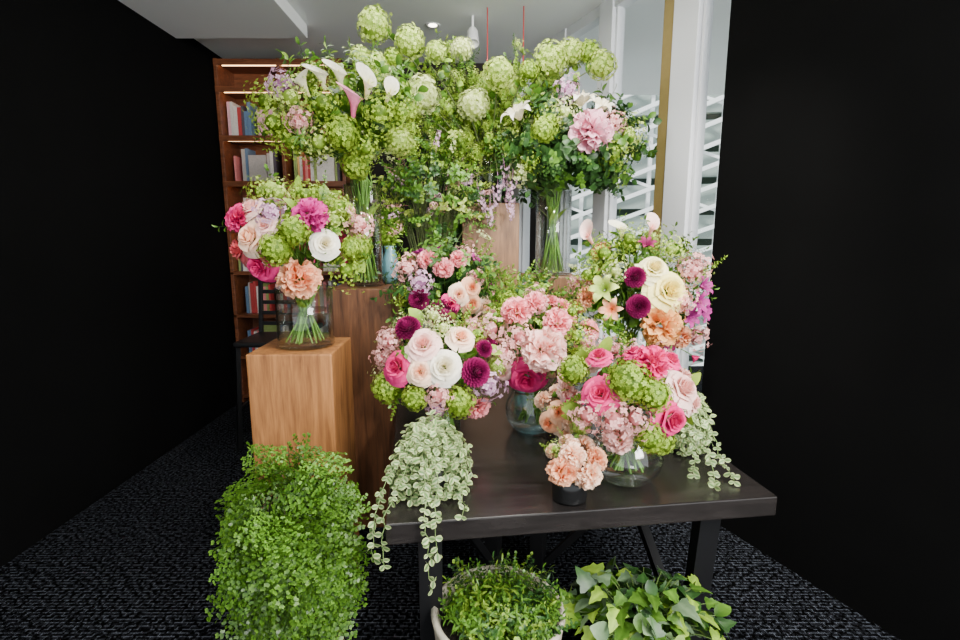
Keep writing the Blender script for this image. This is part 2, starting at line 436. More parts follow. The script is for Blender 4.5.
def bouquet(name, C, R, k, keys, fill, nfill, leaves, nleaf, vase, foot, vaser, vaseh, vkind='cyl', leaflen=.14, frs=12, vmat=None, zmin=-.45, nstem=26, core='mid'):
    C = np.array(C, float); R = np.array(R, float); foot = np.array(foot, float)
    e = empty(name, foot)
    fl = MB(); fo = MB(); st = MB(); placed = []
    mouth = foot+np.array([0, 0, vaseh]); 
    base = (C*.35+mouth*.65) if C[2]-R[2] > mouth[2]-.05 else mouth
    for (kind, u, v, r, col) in keys:
        x = u*k/R[0]; z = v*k/R[2]; q = x*x+z*z
        y = -math.sqrt(max(0, 1-q)) if q < 1 else 0.
        y = min(y, -.25)
        n = np.array([x, y, z]); p = C+n*R; d = nrm(n/R*R.mean()+np.array([0, -.25, .25])); rr = r*k
        if kind == 'cal': d = nrm(np.array([x*.6, -.45, .7]))
        flower(fl, kind, col, p, d, rr); placed.append((p, rr))
        st.tube(bez(base, (base+p)/2+np.array([0, 0, .02]), p-d*rr*(.85 if kind == 'cal' else .3), 6), .0026, .0022, (.12, .25, .04), 4)
    keysp = list(placed)
    for d in fib(nfill, zmin):
        d = nrm(d+rs.randn(3)*.08); f = .86+.14*rs.rand(); p = C+d*R*f; kind, col = fill[rs.randint(len(fill))]; rr = frs*k*(.7+.5*rs.rand())
        if any(np.linalg.norm(p-q) < .75*(rr+w) for q, w in placed): continue
        if any(p[1] < q[1]+.05 and math.hypot(p[0]-q[0], p[2]-q[2]) < .85*(rr+w) for q, w in keysp): continue
        flower(fl, kind, col, p, nrm(d/R), rr*(1.9 if kind == 'bud' else 1)); placed.append((p, rr))
    def hides(tip):
        return any(tip[1] < q[1]+w and math.hypot(tip[0]-q[0], tip[2]-q[2]-.0) < .8*w for q, w in keysp)
    for i in range(int(nleaf*1.2)):
        d = nrm(rs.randn(3)); d[2] = d[2] if d[2] > zmin-.25 else -d[2]*.3; p = C+d*R*(.3+.4*rs.rand())
        leafst(fo, LEAFB, p, nrm(d+rs.randn(3)*.4), leaflen*.55, core)
    for i in range(nleaf):
        d = nrm(rs.randn(3)); 
        if d[2] < zmin-.2: d[2] *= -.5; d = nrm(d)
        kind, col = leaves[rs.randint(len(leaves))]; p = C+d*R*(.55+.3*rs.rand())
        L = leaflen*(.7+.6*rs.rand()); dd = nrm(d+rs.randn(3)*.25+np.array([0, 0, .05]))
        if hides(p+dd*L) or hides(p+dd*L*.6): continue
        if kind == 'single': leafst(fo, LEAFB, C+d*R*.85, dd, L*.7, col)
        else: leafst(fo, {'spr': SPR, 'sprb': SPRB, 'sprf': SPRF, 'sprn': SPRN}[kind][rs.randint(2)], p, dd, L, col)
    for i in range(nstem):
        a = rs.rand()*6.3; q = math.sqrt(rs.rand()); a2 = a+pi+rs.randn()*.5
        rb = vaser*(.80 if vkind != 'bowl' else .6)*(.45+.5*rs.rand()); rt = vaser*(.6 if vkind != 'bowl' else .45)*q
        top = mouth+np.array([rt*math.cos(a), rt*math.sin(a), .01]); bot = foot+np.array([rb*math.cos(a2), rb*math.sin(a2), .022+(.02 if vkind == 'bowl' else 0)])
        up = C+nrm(rs.randn(3))*R*.35
        P = np.concatenate([bez(bot, (bot+top)/2+rs.randn(3)*.004, top, 5), bez(top, (top+up)/2, up, 4)[1:]])
        g = .6+.6*rs.rand(); st.tube(P, .0036, .0030, (.17*g, .36*g, .05*g), 5)
        if rs.rand() < .3:
            leafst(fo, LEAFN, bot*.5+top*.5, nrm(top-bot+rs.randn(3)*.05), vaseh*.35, 'lime')
    fl.build('flower_heads', M_petal, e); fo.build('foliage', M_leaf, e); st.build('stems', M_leaf, e)
    lathe('vase', vase_profile(vkind, vaser, vaseh), foot, vmat or M_glass, e)
    if vmat is None:
        wr = {'cyl': .95, 'bowl': .9, 'flare': .8}[vkind]*vaser
        hh = vaseh*(.62)
        lathe('water_surface', [(.0005, hh), (wr*.5, hh), (wr*(.98 if vkind != 'bowl' else 1.0), hh)], foot, M_water, e)
    return e, fl, fo

# ------------------------------------------------------------------ room
floor = box('floor', (0, 2.2, -.05), (6.2, 7.0, .1), mat=M_carpet, bev=0)
ceil = box('ceiling', (0, 2.2, 3.05), (6.2, 7.0, .1), mat=M_ceil, bev=0)
sof = box('trim_1', (-1.72, 2.1, 2.955), (.95, 3.6, .09), mat=M_ceil, bev=.003)
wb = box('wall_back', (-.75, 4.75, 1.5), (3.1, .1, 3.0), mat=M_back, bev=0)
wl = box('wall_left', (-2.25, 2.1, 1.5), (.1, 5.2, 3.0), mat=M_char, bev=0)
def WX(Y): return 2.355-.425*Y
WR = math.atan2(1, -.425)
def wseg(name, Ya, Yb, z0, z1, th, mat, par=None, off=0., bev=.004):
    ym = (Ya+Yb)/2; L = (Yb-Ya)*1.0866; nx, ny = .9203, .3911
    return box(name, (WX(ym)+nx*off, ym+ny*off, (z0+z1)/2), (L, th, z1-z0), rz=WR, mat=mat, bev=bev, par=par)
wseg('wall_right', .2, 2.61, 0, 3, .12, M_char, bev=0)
def window(name, Ya, Yb):
    e = empty(name, (WX((Ya+Yb)/2), (Ya+Yb)/2, 0))
    wseg('glass_pane', Ya, Yb, .06, 2.95, .008, M_pane, e, 0, 0)
    wseg('sill_rail', Ya, Yb, 0.0, .08, .08, M_white, e)
    wseg('head_rail', Ya, Yb, 2.93, 3.0, .08, M_white, e)
    wseg('jamb_a', Ya, Ya+.015, .0, 3.0, .05, M_iron, e)
    wseg('jamb_b', Yb-.02, Yb, .0, 3.0, .05, M_white, e)
window('window_1', 2.61, 2.80); window('window_2', 3.04, 3.46); window('window_3', 3.59, 3.97); window('window_4', 4.16, 4.6)
wseg('trim_2', 2.80, 2.965, 0, 3, .10, M_white)
wseg('trim_3', 2.965, 3.04, 0, 3, .09, M_bronze)
wseg('trim_4', 3.46, 3.59, 0, 3, .10, M_white)
wseg('trim_5', 3.97, 4.16, 0, 3, .10, M_white)
wseg('trim_6', 4.6, 4.75, 0, 3, .12, M_white)

# exterior steel building
ex = empty('exterior_steel_building', (5, 9, 0))
box('facade', (6.0, 12.5, 6), (14, .4, 20), rz=-.25, mat=M_extg, bev=0, par=ex)
for i in range(26):
    z = -2.2+i*.65
    beam('slab', (-1, 12.3, z), (13, 9.3, z+.0), .16, M_ext, ex, .5)
for i in range(20):
    x = -.5+i*.68
    beam('column', (x, 11.7-x*.21, -3), (x, 11.7-x*.21, 14), .07, M_steel, ex)
for i in range(50):
    z = -3.5+i*.38
    beam('brace', (-.5, 10.9, z-2.0), (11, 7.6, z+2.4), .075, M_steel, ex)
for i in range(18):
    z = -3+i*.95
    beam('brace', (-.5, 11.0, z+2.2), (11, 7.7, z-2.4), .05, M_steel, ex)
box('exterior_ground', (6, 8, -3.2), (16, 14, .2), mat=M_ext, bev=0)

# ------------------------------------------------------------------ bookshelf
bs = empty('bookshelf', (-1.66, 4.55, 0))
x0, x1, yb, yf = -2.19, -1.14, 4.70, 4.40
box('back_panel', ((x0+x1)/2, 4.69, 1.47), (x1-x0, .02, 2.94), mat=M_shelf, par=bs)
for x in (x0+.015, -1.66, x1-.015): box('upright', (x, 4.54, 1.47), (.03, .3, 2.94), mat=M_shelf, par=bs)
lev = [.06, .42, .80, 1.18, 1.56, 1.95, 2.32, 2.71, 2.92]
for z in lev:
    box('shelf', ((x0+x1)/2, 4.54, z), (x1-x0, .3, .03), mat=M_shelf, par=bs)
    if z > 1.4:
        box('led_strip', ((x0+x1)/2, 4.44, z-.021), (x1-x0-.1, .012, .008), mat=M_led, par=bs, bev=.001)
        box('shelf_lip', ((x0+x1)/2, 4.395, z-.008), (x1-x0, .012, .046), mat=M_shelf, par=bs, bev=.001)
bk = MB(); BX = T([(-.5, -.5, 0), (.5, -.5, 0), (.5, .5, 0), (-.5, .5, 0), (-.5, -.5, 1), (.5, -.5, 1), (.5, .5, 1), (-.5, .5, 1)],
    [(0, 3, 2, 1), (4, 5, 6, 7), (0, 1, 5, 4), (1, 2, 6, 5), (2, 3, 7, 6), (3, 0, 4, 7)], [0]*8)
cols = [(.7, .65, .6), (.5, .06, .06), (.14, .22, .34), (.75, .25, .25), (.75, .7, .65), (.3, .38, .12), (.75, .42, .15), (.85, .45, .5), (.10, .08, .1), (.5, .45, .42)]
for li, z in enumerate(lev[:-2]):
    for (xa, xb) in ((x0+.035, -1.68), (-1.64, x1-.035)):
        x = xa+rs.rand()*.06
        while x < xb-.04:
            if rs.rand() < .06: x += .05; continue
            w = .015+.02*rs.rand(); h = .2+.09*rs.rand(); d = .15+.03*rs.rand()
            if x+w > xb: break
            if rs.rand() < .14 and x+.18 < xb:
                w = .16; d = .02; yc = 4.47
            else: yc = 4.55
            c = np.array(cols[rs.randint(len(cols))])
            Rm = np.diag([w*.93, d, h]); bk.V.append(BX.V@Rm.T+np.array([x+w/2, yc, z+.0155])); bk.Q.append(BX.Q+bk.n); bk.C.append(np.tile(c, (8, 1))); bk.n += 8
            x += w
bko = bk.build('books', M_book, bs, smooth=False)

# ------------------------------------------------------------------ bar chair
CX = -1.50
ch = empty('bar_chair', (CX, 3.6, 0))
for sx in (-.19, .19):
    for sy in (-.19, .19):
        beam('leg', (CX+sx*1.15, 3.6+sy*1.15, 0), (CX+sx, 3.6+sy, .74), .03, M_iron, ch)
    beam('back_post', (CX+sx, 3.79, .74), (CX+sx, 3.85, 1.18), .028, M_iron, ch)
box('seat', (CX, 3.6, .755), (.43, .43, .035), mat=M_iron, par=ch, bev=.012)
for i in range(5): box('back_slat', (CX, 3.80+.05*i/4, .84+.08*i), (.38, .015, .03), mat=M_iron, par=ch)
for sx in (-.2, .2): beam('rail', (CX+sx, 3.4, .3), (CX+sx, 3.8, .3), .02, M_iron, ch)

# ------------------------------------------------------------------ pedestals
def pedestal(cx, cy, w, d, h, rz, mat):
    return box('wooden_pedestal', (cx, cy, h/2), (w, d, h), rz=rz, mat=mat, bev=.006)
pedestal(-.712, 1.96, .315, .32, 1.07, .03, M_oak)
pedestal(-.583, 2.56, .31, .33, 1.25, .0, M_oak2)
pedestal(.066, 3.28, .35, .34, 1.70, .0, M_oak3)
pedestal(.42, 3.06, .32, .32, 1.27, .0, M_oak3)

# ------------------------------------------------------------------ table
TA = math.atan2(.129, .992); ux, uy = math.cos(TA), math.sin(TA)
TW, TD = 1.13, 1.30; FL = np.array([-.25, 1.21])
def tp_(a, b): return (FL[0]+ux*a-uy*b, FL[1]+uy*a+ux*b)
cx, cy = tp_(TW/2, TD/2)
tb = empty('display_table', (cx, cy, 0))
box('table_top', (cx, cy, .72), (TW, TD, .06), rz=TA, mat=M_table, bev=.004, par=tb)
for (a) in (.12, TW-.12):
    f = tp_(a, .14); g = tp_(a, TD-.14)
    beam('leg', (*f, .69), (*tp_(a, .20), 0.0), .07, M_iron, tb, .045); beam('leg', (*g, .69), (*tp_(a, TD-.2), 0.), .07, M_iron, tb, .045)
    beam('cross_brace', (*tp_(a, .18), .06), (*tp_(a, TD-.18), .66), .035, M_iron, tb)
    beam('cross_brace', (*tp_(a, .18), .66), (*tp_(a, TD-.18), .06), .035, M_iron, tb)
for a in (.42, .62):
    beam('leg', (*tp_(a, .75), .69), (*tp_(a-.02, .72), 0.), .06, M_iron, tb, .05)
beam('stretcher', (*tp_(.12, .5), .64), (*tp_(.42, .72), .06), .03, M_iron, tb)
beam('stretcher', (*tp_(TW-.12, .5), .64), (*tp_(.62, .72), .06), .03, M_iron, tb)
beam('stretcher', (*tp_(.12, TD/2), .66), (*tp_(TW-.12, TD/2), .66), .05, M_iron, tb)

# ------------------------------------------------------------------ bouquets
Lmix = [('spr', 'mid'), ('sprf', 'mid'), ('single', 'lime'), ('sprf', 'lime')]
bouquet('pink_peony_bouquet_in_glass_vase', (-.682, 1.95, 1.487), (.235, .21, .20), .00384,
  [('ruf', 24, 22, 17, 'magenta'), ('ruf', -50, 20, 15, 'hot'), ('rose', -28, -25, 17, 'hot'), ('rose', -56, -8, 15, 'coral'), ('rose', -33, 3, 17, 'blush'),
   ('rose', -38, 31, 12, 'pale'), ('ball', -6, -8, 15, 'green'), ('ball', 11, 9, 14, 'green'), ('lime', -10, 43, 14, 'lgreen'), ('lime', -33, 46, 14, 'green'),
   ('ruf', 8, -36, 21, 'peach'), ('rose', 36, -3, 13, 'white'), ('lime', 47, -29, 17, 'green'), ('lime', 15, 42, 14, 'green'), ('clu', -12, 24, 13, 'lilac'),
   ('lime', 42, 18, 14, 'lgreen'), ('ball', 54, -8, 10, 'green'), ('rose', -16, 14, 10, 'pale')],
  [('lime', 'lgreen'), ('clu', 'pinkcl'), ('lime', 'green'), ('ball', 'green'), ('rose', 'pale'), ('rose', 'hot')], 90, Lmix, 80,
  'cyl', (-.69, 1.95, 1.07), .108, .235, leaflen=.10)
bouquet('calla_lily_bouquet_in_tall_glass_vase', (-.656, 2.55, 2.033), (.37, .26, .25), .005,
  [('cal', -10, 34, 15, 'wcalla'), ('cal', -26, 28, 14, 'wcalla'), ('cal', 6, 36, 15, 'wcalla'), ('cal', 32, 28, 16, 'wcalla'), ('cal', 50, 22, 13, 'wcalla'), ('cal', 21, 12, 18, 'pcalla'),
   ('lime', -70, 18, 18, 'green'), ('lime', -56, -5, 18, 'green'), ('ball', 10, -17, 15, 'green'), ('lime', 42, 1, 18, 'green'), ('lime', -12, -24, 16, 'lgreen'),
   ('ball', 15, -42, 13, 'green'), ('lime', -36, 14, 17, 'lgreen'), ('clu', -50, 30, 14, 'lilac'), ('lime', -5, 7, 17, 'green'), ('ball', 56, -20, 12, 'lgreen'),
   ('lime', 60, 4, 14, 'green'), ('clu', -28, -6, 12, 'pinkcl'), ('lime', -40, -22, 15, 'green'), ('lime', 28, -28, 14, 'green')],
  [('lime', 'green'), ('lime', 'lgreen'), ('lime', 'green'), ('clu', 'wgreen'), ('bud', 'lilac')], 80, [('spr', 'mid'), ('sprf', 'lime'), ('spr', 'lime'), ('sprb', 'mid'), ('sprn', 'mid')], 120,
  'cyl', (-.585, 2.55, 1.25), .092, .50, leaflen=.15, nstem=30, zmin=-.4)
bouquet('peony_lily_bouquet_in_tall_glass_vase', (.52, 3.05, 1.99), (.40, .27, .26), .006,
  [('ruf', 12, 10, 20, 'hyd'), ('lily', -50, 30, 18, 'white'), ('lily', 8, 42, 18, 'white'), ('lily', 24, 34, 14, 'white'), ('lime', -24, 22, 14, 'green'),
   ('ball', -30, 12, 11, 'green'), ('lime', 34, -8, 14, 'green'), ('lime', 50, 10, 15, 'lgreen'), ('lime', -10, 28, 12, 'wgreen'),
   ('clu', -4, 54, 11, 'lilac'), ('clu', 34, 20, 11, 'pinkcl')],
  [('lime', 'green'), ('lime', 'dgreen'), ('clu', 'wgreen'), ('lime', 'dgreen')], 40, [('sprb', 'dark'), ('sprb', 'dark'), ('sprb', 'mid'), ('spr', 'dark'), ('sprf', 'mid')], 320,
  'cyl', (.44, 3.05, 1.27), .105, .50, leaflen=.14, zmin=-.6, core='dark')
bouquet('pink_rose_bouquet_in_glass_bowl_vase', (.445, 1.47, 1.025), (.195, .18, .145), .00306,
  [('rose', -37, 15, 17, 'hot'), ('ruf', 13, 40, 18, 'hot'), ('rose', 29, -8, 18, 'hot'), ('rose', 43, 18, 18, 'pale'), ('ball', -13, 27, 19, 'green'), ('ball', 9, 17, 15, 'green'),
   ('ball', -56, 28, 14, 'green'), ('ball', 30, -42, 15, 'green'), ('ball', 8, -23, 14, 'green'), ('clu', -25, -8, 18, 'pinkcl'), ('clu', -8, -4, 14, 'pinkcl'), ('clu', -46, -8, 15, 'pinkcl'),
   ('rose', -32, 44, 12, 'hot'), ('ruf', -18, -28, 16, 'pale'), ('rose', 58, 0, 13, 'pale'), ('rose', 38, 40, 12, 'hot'), ('ball', -48, -26, 10, 'lgreen')],
  [('clu', 'pinkcl'), ('ruf', 'pale'), ('ball', 'green'), ('rose', 'hot'), ('rose', 'pale')], 90, Lmix, 60,
  'bowl', (.455, 1.47, .75), .112, .165, 'bowl', leaflen=.08, zmin=-.3)
bouquet('pink_carnation_bouquet_in_glass_bowl_vase', (.206, 1.87, 1.10), (.215, .19, .18), .0038,
  [('ruf', 3, 4, 22, 'pale'), ('rose', -11, -27, 18, 'hot'), ('ruf', -20, 36, 15, 'pink'), ('ruf', 17, 27, 14, 'pink'), ('clu', -45, 18, 17, 'pinkcl'),
   ('dah', 25, -19, 10, 'burg'), ('ball', 40, -8, 11, 'green'), ('clu', -32, -3, 15, 'pinkcl'), ('ruf', -50, 0, 11, 'pink'), ('lime', 36, 14, 13, 'green'), ('clu', 48, 5, 11, 'pinkcl'),
   ('ruf', -2, 43, 12, 'pink'), ('rose', -34, -22, 11, 'pale'), ('clu', -18, 15, 12, 'pinkcl'), ('lime', 34, 34, 12, 'green')],
  [('clu', 'pinkcl'), ('ruf', 'pink'), ('lime', 'green'), ('lime', 'green'), ('rose', 'pale')], 90, [('spr', 'lime'), ('spr', 'mid'), ('single', 'mid'), ('sprf', 'lime')], 95,
  'bowl', (.206, 1.87, .75), .108, .18, 'bowl', leaflen=.10, zmin=-.3)
bouquet('white_rose_dahlia_bouquet_in_glass_vase', (-.144, 1.75, 1.054), (.215, .19, .175), .0036,
  [('rose', 8, 9, 17, 'white'), ('rose', -12, 28, 16, 'pale'), ('rose', 23, 33, 13, 'blush'), ('dah', -28, 38, 14, 'burg'), ('dah', 36, 1, 15, 'burg'), ('rose', -38, 6, 16, 'hot'),
   ('ball', -49, -20, 15, 'green'), ('ball', 20, -28, 15, 'green'), ('ball', -20, -23, 12, 'green'), ('clu', 48, -16, 15, 'lilac'), ('lime', -5, 49, 12, 'wgreen'), ('lime', 6, 40, 12, 'wgreen'),
   ('ruf', 38, -42, 13, 'pink'), ('clu', 2, -20, 13, 'pinkcl'), ('rose', -14, 4, 13, 'blush'), ('clu', -46, 26, 12, 'pinkcl'), ('dah', 44, 20, 9, 'burg'), ('ball', 57, 0, 9, 'lgreen'),('clu',0,-36,11,'lilac')],
  [('clu', 'pinkcl'), ('lime', 'wgreen'), ('lime', 'green'), ('rose', 'pale'), ('dah', 'burg')], 90, Lmix, 85,
  'cyl', (-.135, 1.77, .75), .085, .20, 'flare', leaflen=.095)
bouquet('yellow_rose_alstroemeria_bouquet_in_glass_vase', (.70, 2.2, 1.243), (.28, .24, .26), .0044,
  [('rose', -1, 31, 14, 'cream'), ('rose', 12, 11, 19, 'yellow'), ('ruf', 6, -23, 20, 'orange'), ('dah', -19, 22, 11, 'burg'), ('dah', -16, -4, 12, 'burg'), ('als', 40, -2, 12, 'purple'),
   ('als', 33, -14, 11, 'purple'), ('als', 60, -14, 10, 'purple'), ('als', 48, 12, 11, 'purple'), ('als', 50, -12, 11, 'purple'), ('clu', 36, 26, 14, 'pinkcl'), ('clu', 50, 32, 12, 'pinkcl'), ('lily', -44, 10, 15, 'lgreen'), ('cal', -56, 60, 13, 'pale'),
   ('cal', -24, 66, 13, 'wcalla'), ('cal', 6, 68, 12, 'pale'), ('lime', -40, 42, 15, 'green'), ('lime', -16, 56, 14, 'green'), ('lily', -38, -8, 12, 'peach'), ('clu', 55, -38, 13, 'pinkcl'),
   ('als', 54, -60, 8, 'hot'), ('lime', -24, -40, 12, 'green'), ('lime', 19, 46, 13, 'lgreen'), ('als', 18, -40, 10, 'burg'), ('ruf', 31, -36, 12, 'peach'), ('lime', -56, 22, 13, 'green'), ('als', -4, 50, 9, 'burg'),
   ('clu', 26, 0, 11, 'pinkcl'), ('lime', -34, 26, 12, 'wgreen')],
  [('clu', 'pinkcl'), ('als', 'purple'), ('lime', 'green'), ('lime', 'lgreen'), ('bud', 'wgreen'), ('lime', 'green'), ('ruf', 'peach')], 100, [('spr', 'mid'), ('spr', 'mid'), ('sprn', 'lime'), ('sprf', 'lime')], 150,
  'cyl', (.66, 2.2, .75), .075, .27, leaflen=.12)
bouquet('peach_rose_bouquet_in_ceramic_vase', (-.16, 2.30, 1.27), (.23, .18, .18), .0047,
  [('ruf', -15, 28, 10, 'pink'), ('ruf', 1, 20, 10, 'pink'), ('rose', 15, -3, 10, 'blush'), ('rose', 27, -13, 10, 'peach'), ('rose', 40, -18, 10, 'blush'), ('rose', 27, 3, 9, 'peach'),
   ('dah', 0, -20, 14, 'burg'), ('clu', -20, 8, 12, 'lilac'), ('rose', 8, -12, 9, 'hot'), ('clu', -34, 20, 13, 'pinkcl'), ('ruf', 14, 28, 9, 'pink'), ('dah', -22, -8, 11, 'burg')],
  [('clu', 'pinkcl'), ('als', 'purple'), ('lime', 'dgreen'), ('lime', 'green'), ('rose', 'blush')], 70, [('spr', 'mid'), ('spr', 'dark'), ('sprf', 'mid'), ('sprf', 'lime')], 170,
  'cyl', (-.16, 2.34, .75), .07, .33, 'flare', leaflen=.12, frs=9, vmat=M_black, core='dark')
for nm, C, R, k, ks, foot, r, h in (
  ('peach_ruffled_roses_in_black_cup', (.262, 1.335, .875), (.075, .07, .048), .0029,
   [('ruf', -13, -2, 15, 'peach'), ('ruf', 11, -5, 15, 'blush'), ('ruf', -3, 12, 13, 'blush'), ('ruf', 20, 6, 12, 'peach'), ('rose', -6, -10, 10, 'orange'), ('lime', -18, 14, 8, 'lgreen')], (.259, 1.345, .75), .05, .085),
  ('peach_ruffled_roses_in_black_cup', (.27, 1.62, .91), (.075, .07, .07), .0032,
   [('rose', -4, 8, 11, 'peach'), ('ruf', 10, -2, 12, 'blush'), ('rose', -14, -6, 11, 'peach'), ('rose', 4, -16, 11, 'blush'), ('clu', 16, 14, 9, 'pinkcl')], (.27, 1.64, .75), .042, .09)):
    bouquet(nm, C, R, k, ks, [('ruf', 'peach'), ('ruf', 'blush')], 22, [('single', 'mid'), ('sprf', 'lime')], 14, 'cyl', foot, r, h, leaflen=.05, vmat=M_black, frs=10, nstem=8, zmin=-.1)

# ------------------------------------------------------------------ snowball branch arrangement
e = empty('snowball_viburnum_branch_arrangement', (.066, 3.28, 1.70))
fl = MB(); fo = MB(); st = MB()
mouth = np.array([.066, 3.28, 2.02])
balls = [(-.587, 2.654, .092, 'lgreen'), (-.40, 2.582, .086, 'lgreen'), (-.578, 2.421, .077, 'lgreen'), (-.328, 2.289, .100, 'wgreen'), (-.034, 2.251, .088, 'wgreen'),
 (.107, 2.384, .086, 'lgreen'), (.397, 2.473, .096, 'lgreen'), (.52, 2.53, .076, 'lgreen'), (.674, 2.43, .076, 'lgreen'), (-.494, 2.235, .068, 'lgreen'), (-.10, 2.55, .060, 'wgreen'),
 (-.66, 2.47, .055, 'lgreen'), (.28, 2.42, .055, 'green'), (.62, 2.53, .065, 'green'), (-.24, 2.50, .055, 'lgreen'), (-.45,2.03,.078,'lgreen'), (-.50, 2.50, .05, 'green')]
for i, (x, z, r, c) in enumerate(balls):
    y = 3.0+.06*math.sin(i*2.1); p = np.array([x, y, z])
    flower(fl, 'ball', c, p, nrm(p-mouth), r)
    mid = mouth*.5+p*.5+np.array([0, .02, .10+.05*rs.rand()])
    P = bez(mouth-np.array([0, 0, .2]), mid, p, 10); st.tube(P, .006, .0028, (.10, .13, .04), 5)
    for q in P[4:9]:
        for s in range(3):
            leafst(fo, LEAFB, q+np.array([0, .03, 0]), nrm(rs.randn(3)*np.array([1, .5, 1])+(p-mouth)*.8+np.array([0, .3, 0])), .055, ['lime', 'mid'][rs.randint(2)])
for i in range(6):
    a = rs.rand()*pi; p = np.array([.06+.5*math.cos(a), 3.4+.2*math.sin(a), 2.2+.35*rs.rand()]); flower(fl, 'ball', 'green', p, nrm(p-mouth), .06)
    st.tube(bez(mouth-np.array([0, 0, .2]), mouth*.5+p*.5+np.array([0, 0, .08]), p, 8), .005, .003, (.10, .13, .04), 5)
for i in range(92):
    a = rs.rand()*2*pi; el = -.12+rs.rand()*1.45; L = .32+.40*rs.rand()
    d = np.array([math.cos(a)*math.cos(el), math.sin(a)*math.cos(el)*.5+.1, math.sin(el)]); p = mouth+d*L
    P = bez(mouth-np.array([0, 0, .15]), mouth+d*L*.5+np.array([0, 0, .06]), p, 9); st.tube(P, .004, .0015, (.09, .10, .035), 4)
    for q in P[3:]:
        for s in range(2):
            dd = nrm(d*.6+rs.randn(3)*.6); leafst(fo, (SPR+SPRF+SPRF)[rs.randint(9)], q, dd, .08+.06*rs.rand(), ['lime', 'yel', 'lime', 'mid'][rs.randint(4)])
        if rs.rand() < .4: flower(fl, 'lime', ['lgreen', 'green'][rs.randint(2)], q+rs.randn(3)*.03, d, .032)
for (x, y, z) in ((.13, 2.96, 1.86), (.10, 2.94, 1.76), (-.02, 2.96, 1.72), (.17, 2.96, 1.68), (.19, 2.96, 1.78), (.06, 2.96, 1.64)):
    P = bez(mouth, (x, y, z+.2), (x, y, z+.05), 6); st.tube(P, .003, .0015, (.1, .12, .04), 4)
    flower(fl, 'bud', 'lilac', (x, y, z+.10), (rs.randn()*.1, rs.randn()*.1, -1), .19)
fl.build('flower_heads', M_petal, e); fo.build('foliage', M_leaf, e); st.build('branches', M_leaf, e)
lathe('vase', vase_profile('flare', .10, .32), (.066, 3.28, 1.70), M_glass, e)

# ------------------------------------------------------------------ leafy shrub arrangement behind, in tall planter
e = empty('leafy_branches_in_tall_planter', (-.34, 3.06, 0))
fo = MB(); fl = MB(); st = MB(); Cc = np.array([-.29, 3.06, 1.68])
for i in range(300):
    d = nrm(rs.randn(3)); d[2] = abs(d[2])*1.15-.4; f = .4+.6*rs.rand(); p = Cc+d*np.array([.36, .22, .48])*f
    if i % 3 == 0: st.tube(bez((-.34, 3.06, .95), (Cc+p)/2-np.array([0, 0, .1]), p, 7), .004, .002, (.1, .13, .04), 4)
    leafst(fo, (SPR+SPRF+SPRF)[rs.randint(9)], p, nrm(d+rs.randn(3)*.4), .11+.07*rs.rand(), ['mid', 'lime', 'mid', 'yel', 'dark'][rs.randint(5)])
    if rs.rand() < .18: flower(fl, 'bud', ['wgreen', 'pinkcl', 'lilac'][rs.randint(3)], p, nrm(d), .13)
fo.build('foliage', M_leaf, e); fl.build('blossoms', M_petal, e); st.build('branches', M_leaf, e)
lathe('planter', [(.001, 0), (.10, 0), (.11, .02), (.125, .95), (.13, 1.0), (.12, 1.0), (.115, .9), (.001, .9)], (-.34, 3.06, 0), M_terra, e)
e = empty('leafy_filler_in_ceramic_vase', (.22, 2.36, .75))
fo = MB(); fl = MB(); Cc = np.array([.19, 2.36, 1.18])
for i in range(130):
    d = nrm(rs.randn(3)); d[2] = abs(d[2])*.9-.3; p = Cc+d*np.array([.20, .15, .19])*(.4+.6*rs.rand())
    leafst(fo, (SPR+SPRF)[rs.randint(6)], p, nrm(d+rs.randn(3)*.3), .09+.05*rs.rand(), ['mid', 'lime', 'dark', 'mid'][rs.randint(4)])
    if rs.rand() < .25: flower(fl, 'lime', 'green', p, nrm(d), .035)
fo.build('foliage', M_leaf, e); fl.build('blossoms', M_petal, e)
lathe('vase', vase_profile('flare', .07, .28), (.22, 2.36, .75), M_blue, e)
e = empty('blue_ceramic_jug', (-.475, 2.66, 1.25))
lathe('body', [(.001, .0), (.030, .0), (.04, .03), (.046, .08), (.038, .14), (.028, .17), (.034, .20), (.030, .20), (.024, .17), (.033, .14), (.001, .1)], (-.476, 2.67, 1.25), M_blue, e)
fo = MB()
for i in range(16): leafst(fo, SPR[i % 3], (-.476, 2.67, 1.43), nrm([rs.randn()*.4, rs.randn()*.4, 1]), .14, 'lime')
fo.build('foliage', M_leaf, e)

# ------------------------------------------------------------------ maidenhair fern
def fernsprayT(seed):
    r_ = np.random.RandomState(seed); fan = T([(0, 0, 0), (.55, .0, .35), (.42, .06, .85), (0, .0, .75), (-.42, .06, .85), (-.55, 0, .35)], [(0, 1, 2, 3), (0, 3, 4, 5)], [0, .8, 1, .7, 1, .8])
    P = np.array([[0, -.25*v*v, v] for v in np.linspace(0, 1, 6)]); parts = [(tubeT(P, .006, .003, 3), (0, 0, 0), I3, 1., 0.)]
    for k in range(9):
        v = .08+.86*k/8; sd = 1 if k % 2 else -1; L = .55*(1-.75*v)+.08; b = np.array([0, -.25*v*v, v]); d = nrm([sd*1., -.15, .55])
        n = int(3+L*12)
        for m in range(n):
            q = b+d*L*(m+.6)/n+r_.randn(3)*.008; s2 = 1 if m % 2 else -1
            dd = nrm(d*.5+np.array([0, 0, s2*.8])+r_.randn(3)*.15)
            parts.append((fan, q, basis(dd, n=np.array([0, 1., .1])+r_.randn(3)*.3), .095*(.8+.4*r_.rand()), (lambda u, f=.5+.5*r_.rand(): u*f)))
    parts.append((fan, P[-1], basis([0, -.3, 1.], n=np.array([0, 1., .2])), .1, None))
    return compose(parts)
FS = [fernsprayT(i) for i in range(4)]
FX = -.55; FY = 1.36
e = empty('maidenhair_fern_on_stool', (FX, FY, 0))
